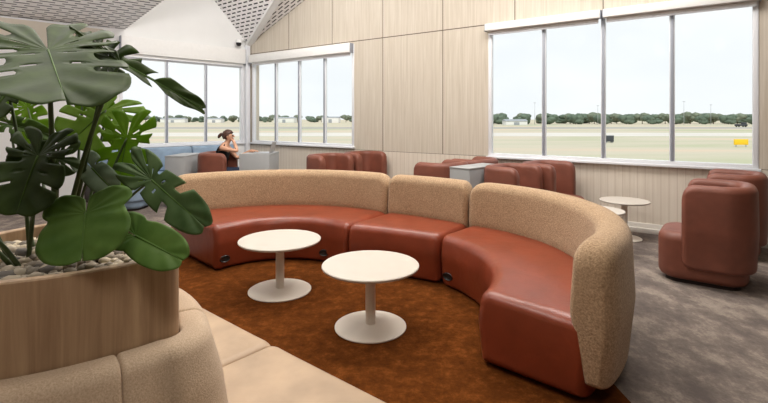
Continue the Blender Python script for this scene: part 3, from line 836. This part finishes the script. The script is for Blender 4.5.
leaf(at(8, 92, 1.60), at(-14, 118, 1.52), at(12, 106, 1.55), D_, 3, .2, .1, 12, True, .42, SO(-.08, .05), .006)
leaf(at(28, 108, 2.02), at(38, 140, 1.95), at(46, 116, 1.98), Li, 4, .2, .1, 13, True, .42, SO(-.06, .14), .005)
leaf(at(10, 124, 1.75), at(46, 133, 1.68), at(28, 137, 1.70), Mi, 3, .2, .1, 14, True, .42, SO(-.1, .1), .005)
leaf(at(84, 92, 1.95), at(108, 118, 1.90), at(102, 92, 1.93), Li, 3, .2, .1, 15, True, .42, SO(.02, .14), .005)
# extra bare stems and a short aerial root at the base
for i, (a_, b_, c_) in enumerate([((-.05, -.05), (-.16, -.13), .12), ((-.02, -.06), (-.10, -.16), .16), ((-.1, .0), (-.2, -.05), .2), ((.06, .02), (.16, .03), .14)]):
    bm = bmesh.new(); p0 = Vector((a_[0], a_[1], -.01)); p1 = Vector((b_[0], b_[1], c_))
    add_tube(bm, [p0.lerp(p1, q/6)+Vector((0, 0, .03*math.sin(PI*q/6))) for q in range(7)], .008, .005, 8); obj('stem', bm, M['stem'], mon)

# ------------------------------------------------------------------ airfield outside
GZ = -3.0
bm = bmesh.new(); q = 3600
vs = [bm.verts.new(p) for p in ((-q, 13, 0), (q, -40, 0), (q, q, 0), (-q, q, 0))]
vs[0].co = (-q, -300, 0); vs[1].co = (q, -300, 0)
bm.faces.new(vs); g_ = struct(obj('ground', bm, M['grass'], None, False)); g_.location = (0, 0, GZ)
def strip(name, y0, y1, mat, z=.02, x0=-900, x1=1400):
    bm = bmesh.new(); add_box(bm, x0, x1, y0, y1, 0, z); o = obj(name, bm, mat, None, False); o.location = (0, 0, GZ); struct(o)
strip('apron', 11.5, 46, M['taxiway'], .02, -60, 300)
strip('taxiway', 120, 150, M['taxiway'])
strip('runway', 215, 250, M['asphalt'])

def crown(seed, mat, w, h):
    rnd = random.Random(seed); bm = bmesh.new()
    for k in range(9):
        m = Matrix.Translation((rnd.uniform(-.38, .38)*w, rnd.uniform(-.3, .3)*w, h*rnd.uniform(.22, .76))) @ Matrix.Diagonal((rnd.uniform(.28, .42)*w, rnd.uniform(.28, .42)*w, rnd.uniform(.2, .27)*h, 1))
        vs_ = bmesh.ops.create_icosphere(bm, subdivisions=3, radius=1, matrix=m)['verts']
        for v in vs_: v.co += noise.noise_vector(v.co*.7+Vector((seed, 0, 0)))*.5
    return obj('crown', bm, mat, None)
protos = []
for k in range(4):
    w, h = (9, 10, 12, 8)[k], (8.5, 10, 9, 7.5)[k]
    r_ = thing('tree', 'bushy tree in the tree line beyond the airfield', 'tree', (0, 0, GZ), 0, 'trees beyond the airfield')
    c_ = crown(20+k, (M['tree'], M['tree_b'])[k % 2], w, h); c_.parent = r_
    bm = bmesh.new(); add_tube(bm, [(0, 0, 0), (.1, 0, h*.3), (0, 0, h*.5)], .35, .2, 8); obj('trunk', bm, M['trunk'], r_)
    protos.append(r_)
def put_tree(i, x, y, rz, s):
    k = i % 4
    if i < 4: o = protos[k]; o.location = (x, y, GZ); o.rotation_euler = (0, 0, rz)
    else: o = dup(protos[k], (x, y, GZ), rz, protos[k]['label'])
    o.scale = (s, s, s)
i = 0
rnd = random.Random(3)
for x in [55+5.4*k for k in range(66)]:
    put_tree(i, x+rnd.uniform(-1, 1), 392+24*(i % 4)+rnd.uniform(-1, 1), rnd.uniform(0, 6), rnd.uniform(.98, 1.16)); i += 1
for x in [-490+6.4*k for k in range(72)]:
    if rnd.random() < .12: continue
    put_tree(i, x+rnd.uniform(-3, 3), 610+22*(i % 4)+rnd.uniform(-2, 2), rnd.uniform(0, 6), rnd.uniform(.75, 1.2)); i += 1
# low white buildings
k = 0
for x, y, w, h, lab in ((-120, 560, 26, 5.5, 'long low white shed beyond the airfield seen through the timber wall window'), (-205, 560, 18, 4.5, 'small white shed beyond the airfield near the corner of the room'),
                   (-62, 540, 20, 6, 'white hangar beyond the airfield at the right edge of the smaller window'), (-260, 570, 30, 4.5, 'pale low terminal beyond the airfield behind the person'),
                   (300, 345, 22, 3.2, 'low white building before the trees near the right window edge'), (98, 345, 16, 3, 'low white building before the trees at the left of the large window')):
    t = thing('distant_building', lab, 'building', (x, y, GZ), rnd.uniform(-.2, .2), 'white buildings beyond the airfield')
    box('walls', -w/2, w/2, -5, 5, 0, h, M['far_white'], t, .05)
    bm = bmesh.new(); vs = [bm.verts.new(p) for p in ((-w/2-.4, -5.5, h), (w/2+.4, -5.5, h), (w/2+.4, 5.5, h), (-w/2-.4, 5.5, h), (-w/2-.4, 0, h+1.4), (w/2+.4, 0, h+1.4))]
    for f in ((0, 1, 5, 4), (2, 3, 4, 5), (1, 2, 5), (3, 0, 4), (3, 2, 1, 0)): bm.faces.new([vs[j] for j in f])
    obj('roof', bm, M['far_roof'], t, False)
    box('door', -2, 2, -5.08, -5, 0, h*.7, M['far_roof'], t, 0)
# light masts
for x, y, h in ((118, 360, 17), (172, 370, 15), (236, 362, 18), (270, 380, 16), (-150, 520, 20)):
    t = thing('light_mast', 'thin tall light mast standing before the distant trees', 'mast', (x, y, GZ), 0, 'light masts on the airfield')
    bm = bmesh.new(); add_tube(bm, [(0, 0, 0), (0, 0, h*.5), (0, 0, h)], .2, .12, 8); obj('pole', bm, M['mast'], t)
    box('lamp_head', -.9, .9, -.2, .2, h, h+.35, M['mast'], t, .02)
# yellow marker sign, dark marker box, dark vehicle
p = at(741, 147, 74)
t = thing('airfield_sign', 'yellow airfield sign on the grass outside at the right window edge', 'sign', (p.x, p.y, GZ))
box('panel', -1.1, 1.1, -.12, .12, .35, 1.25, M['yellow'], t, .02)
for x in (-.8, .8): box('leg', x-.05, x+.05, -.05, .05, 0, .36, M['mast'], t, 0)
p = at(609, 142, 88)
t = thing('marker_box', 'small dark equipment box on the grass outside the large window', 'box', (p.x, p.y, GZ))
box('body', -.7, .7, -.5, .5, .2, 1.3, M['dark_paint'], t, .03); box('lid', -.75, .75, -.55, .55, 1.3, 1.4, M['mast'], t, .02)
for x in (-.55, .55): box('foot', x-.08, x+.08, -.4, .4, 0, .2, M['mast'], t, 0)
p = at(741, 127, 260)
t = thing('service_vehicle', 'dark service vehicle far across the airfield at right', 'vehicle', (p.x, p.y, GZ+.02))
box('body', -3, 3, -1, 1, .5, 1.6, M['dark_paint'], t, .1); box('cab', .6, 2.6, -.95, .95, 1.6, 2.6, M['dark_paint'], t, .12)
for x in (-1.9, 1.9):
    for y in (-.9, .9):
        bm = bmesh.new(); add_tube(bm, [(x, y-.15, .5), (x, y, .5), (x, y+.15, .5)], .5, .5, 14); obj('wheel', bm, M['black'], t, True, 40)

# ------------------------------------------------------------------ light
w = bpy.data.worlds.new('sky'); bpy.context.scene.world = w; w.use_nodes = True
nt = w.node_tree; bg = nt.nodes['Background']
tc = nt.nodes.new('ShaderNodeTexCoord'); mp = nt.nodes.new('ShaderNodeMapping'); mp.inputs['Scale'].default_value = (1, 1, 3)
ns = nt.nodes.new('ShaderNodeTexNoise'); ns.inputs['Scale'].default_value = 3; ns.inputs['Detail'].default_value = 6
rp = nt.nodes.new('ShaderNodeValToRGB'); rp.color_ramp.elements[0].position = .35; rp.color_ramp.elements[0].color = (.88, .905, .94, 1)
rp.color_ramp.elements[1].position = .7; rp.color_ramp.elements[1].color = (.97, .975, .98, 1)
nt.links.new(tc.outputs['Generated'], mp.inputs['Vector']); nt.links.new(mp.outputs[0], ns.inputs['Vector'])
nt.links.new(ns.outputs['Fac'], rp.inputs['Fac']); nt.links.new(rp.outputs['Color'], bg.inputs['Color'])
bg.inputs['Strength'].default_value = .84

def sun(strength, d, angle=.03):
    l = bpy.data.lights.new('sun', 'SUN'); l.energy = strength; l.angle = angle; l.color = (1, .95, .87)
    o = bpy.data.objects.new('sun', l); C.objects.link(o); o.rotation_euler = Vector(d).to_track_quat('-Z', 'Y').to_euler()
sun(1.7, (.15, .55, -.8))
def area_light(loc, sx, sy, e, col=(1, .93, .84), d=(0, 0, -1)):  # unseen fill lamps without fixtures, added to brighten the interior
    l = bpy.data.lights.new('added_fill_light', 'AREA'); l.shape = 'RECTANGLE'; l.size = sx; l.size_y = sy; l.energy = e; l.color = col
    o = bpy.data.objects.new('added_fill_light', l); C.objects.link(o); o.location = loc; o.rotation_euler = Vector(d).to_track_quat('-Z', 'Y').to_euler()
    return o
area_light((-.6, 5.6, 5.0), 3, 1.6, 115, (1, .93, .85), (0, -.25, -.95))
area_light((2.2, 4.7, 5.0), 2, 1.4, 90, (1, .95, .9), (-.2, -.2, -.95))
area_light((-1.4, 2.2, 5.1), 2, 1.4, 55)
area_light((-2.0, 6.6, 4.9), 2.4, 1.2, 95, (1, .97, .94), (-.35, .65, -.5))  # added fill aimed at the white gable wall
area_light((1.2, 4.6, 4.9), 3.0, .8, 45, (1, .98, .96), (.5, .7, -.5))  # added fill washing the timber wall
area_light((-3.7, 3.6, 2.5), 1.6, .5, 130, (1, .97, .97), (-.3, .35, .9))  # added fill pointing up, brightens the low slotted ceiling
area_light((.3, -.9, 4.9), 1.6, 1.2, 50, (1, .94, .86), (-.45, .75, -.9))  # added fill behind the viewer for planter and foreground
def portal(origin, ang, flip, x0, x1, z0, z1, n_in):
    l = bpy.data.lights.new('daylight_portal', 'AREA'); l.shape = 'RECTANGLE'; l.size = x1-x0; l.size_y = z1-z0; l.cycles.is_portal = True
    o = bpy.data.objects.new('daylight_portal', l); C.objects.link(o)
    R = Matrix.Rotation(ang, 4, 'Z'); c = Vector(((x0+x1)/2, (-.25 if flip else .25), (z0+z1)/2))
    o.location = Vector(origin)+R @ c; o.rotation_euler = Vector(n_in).to_track_quat('-Z', 'Z').to_euler()
portal(WR0, angR, flipR, *W1, -nR); portal(WR0, angR, flipR, *W2, -nR); portal(K, math.atan2(BD.y, BD.x), flipB, *W3, -nB)

# ------------------------------------------------------------------ camera
cam = bpy.data.cameras.new('camera'); co = bpy.data.objects.new('camera', cam); C.objects.link(co)
co.location = (0, 0, EYE); co.rotation_euler = (PI/2, 0, 0)
cam.sensor_width = 36; cam.lens = 36*F/768; cam.shift_y = -(201.5-HZ)/768; cam.clip_start = .05; cam.clip_end = 8000
sc = bpy.context.scene; sc.camera = co
sc.view_settings.view_transform = 'Standard'; sc.view_settings.look = 'None'; sc.view_settings.gamma = 1; sc.view_settings.use_curve_mapping = False
sc.view_settings.exposure = 0.4
sc.cycles.max_bounces = 10; sc.cycles.transparent_max_bounces = 16
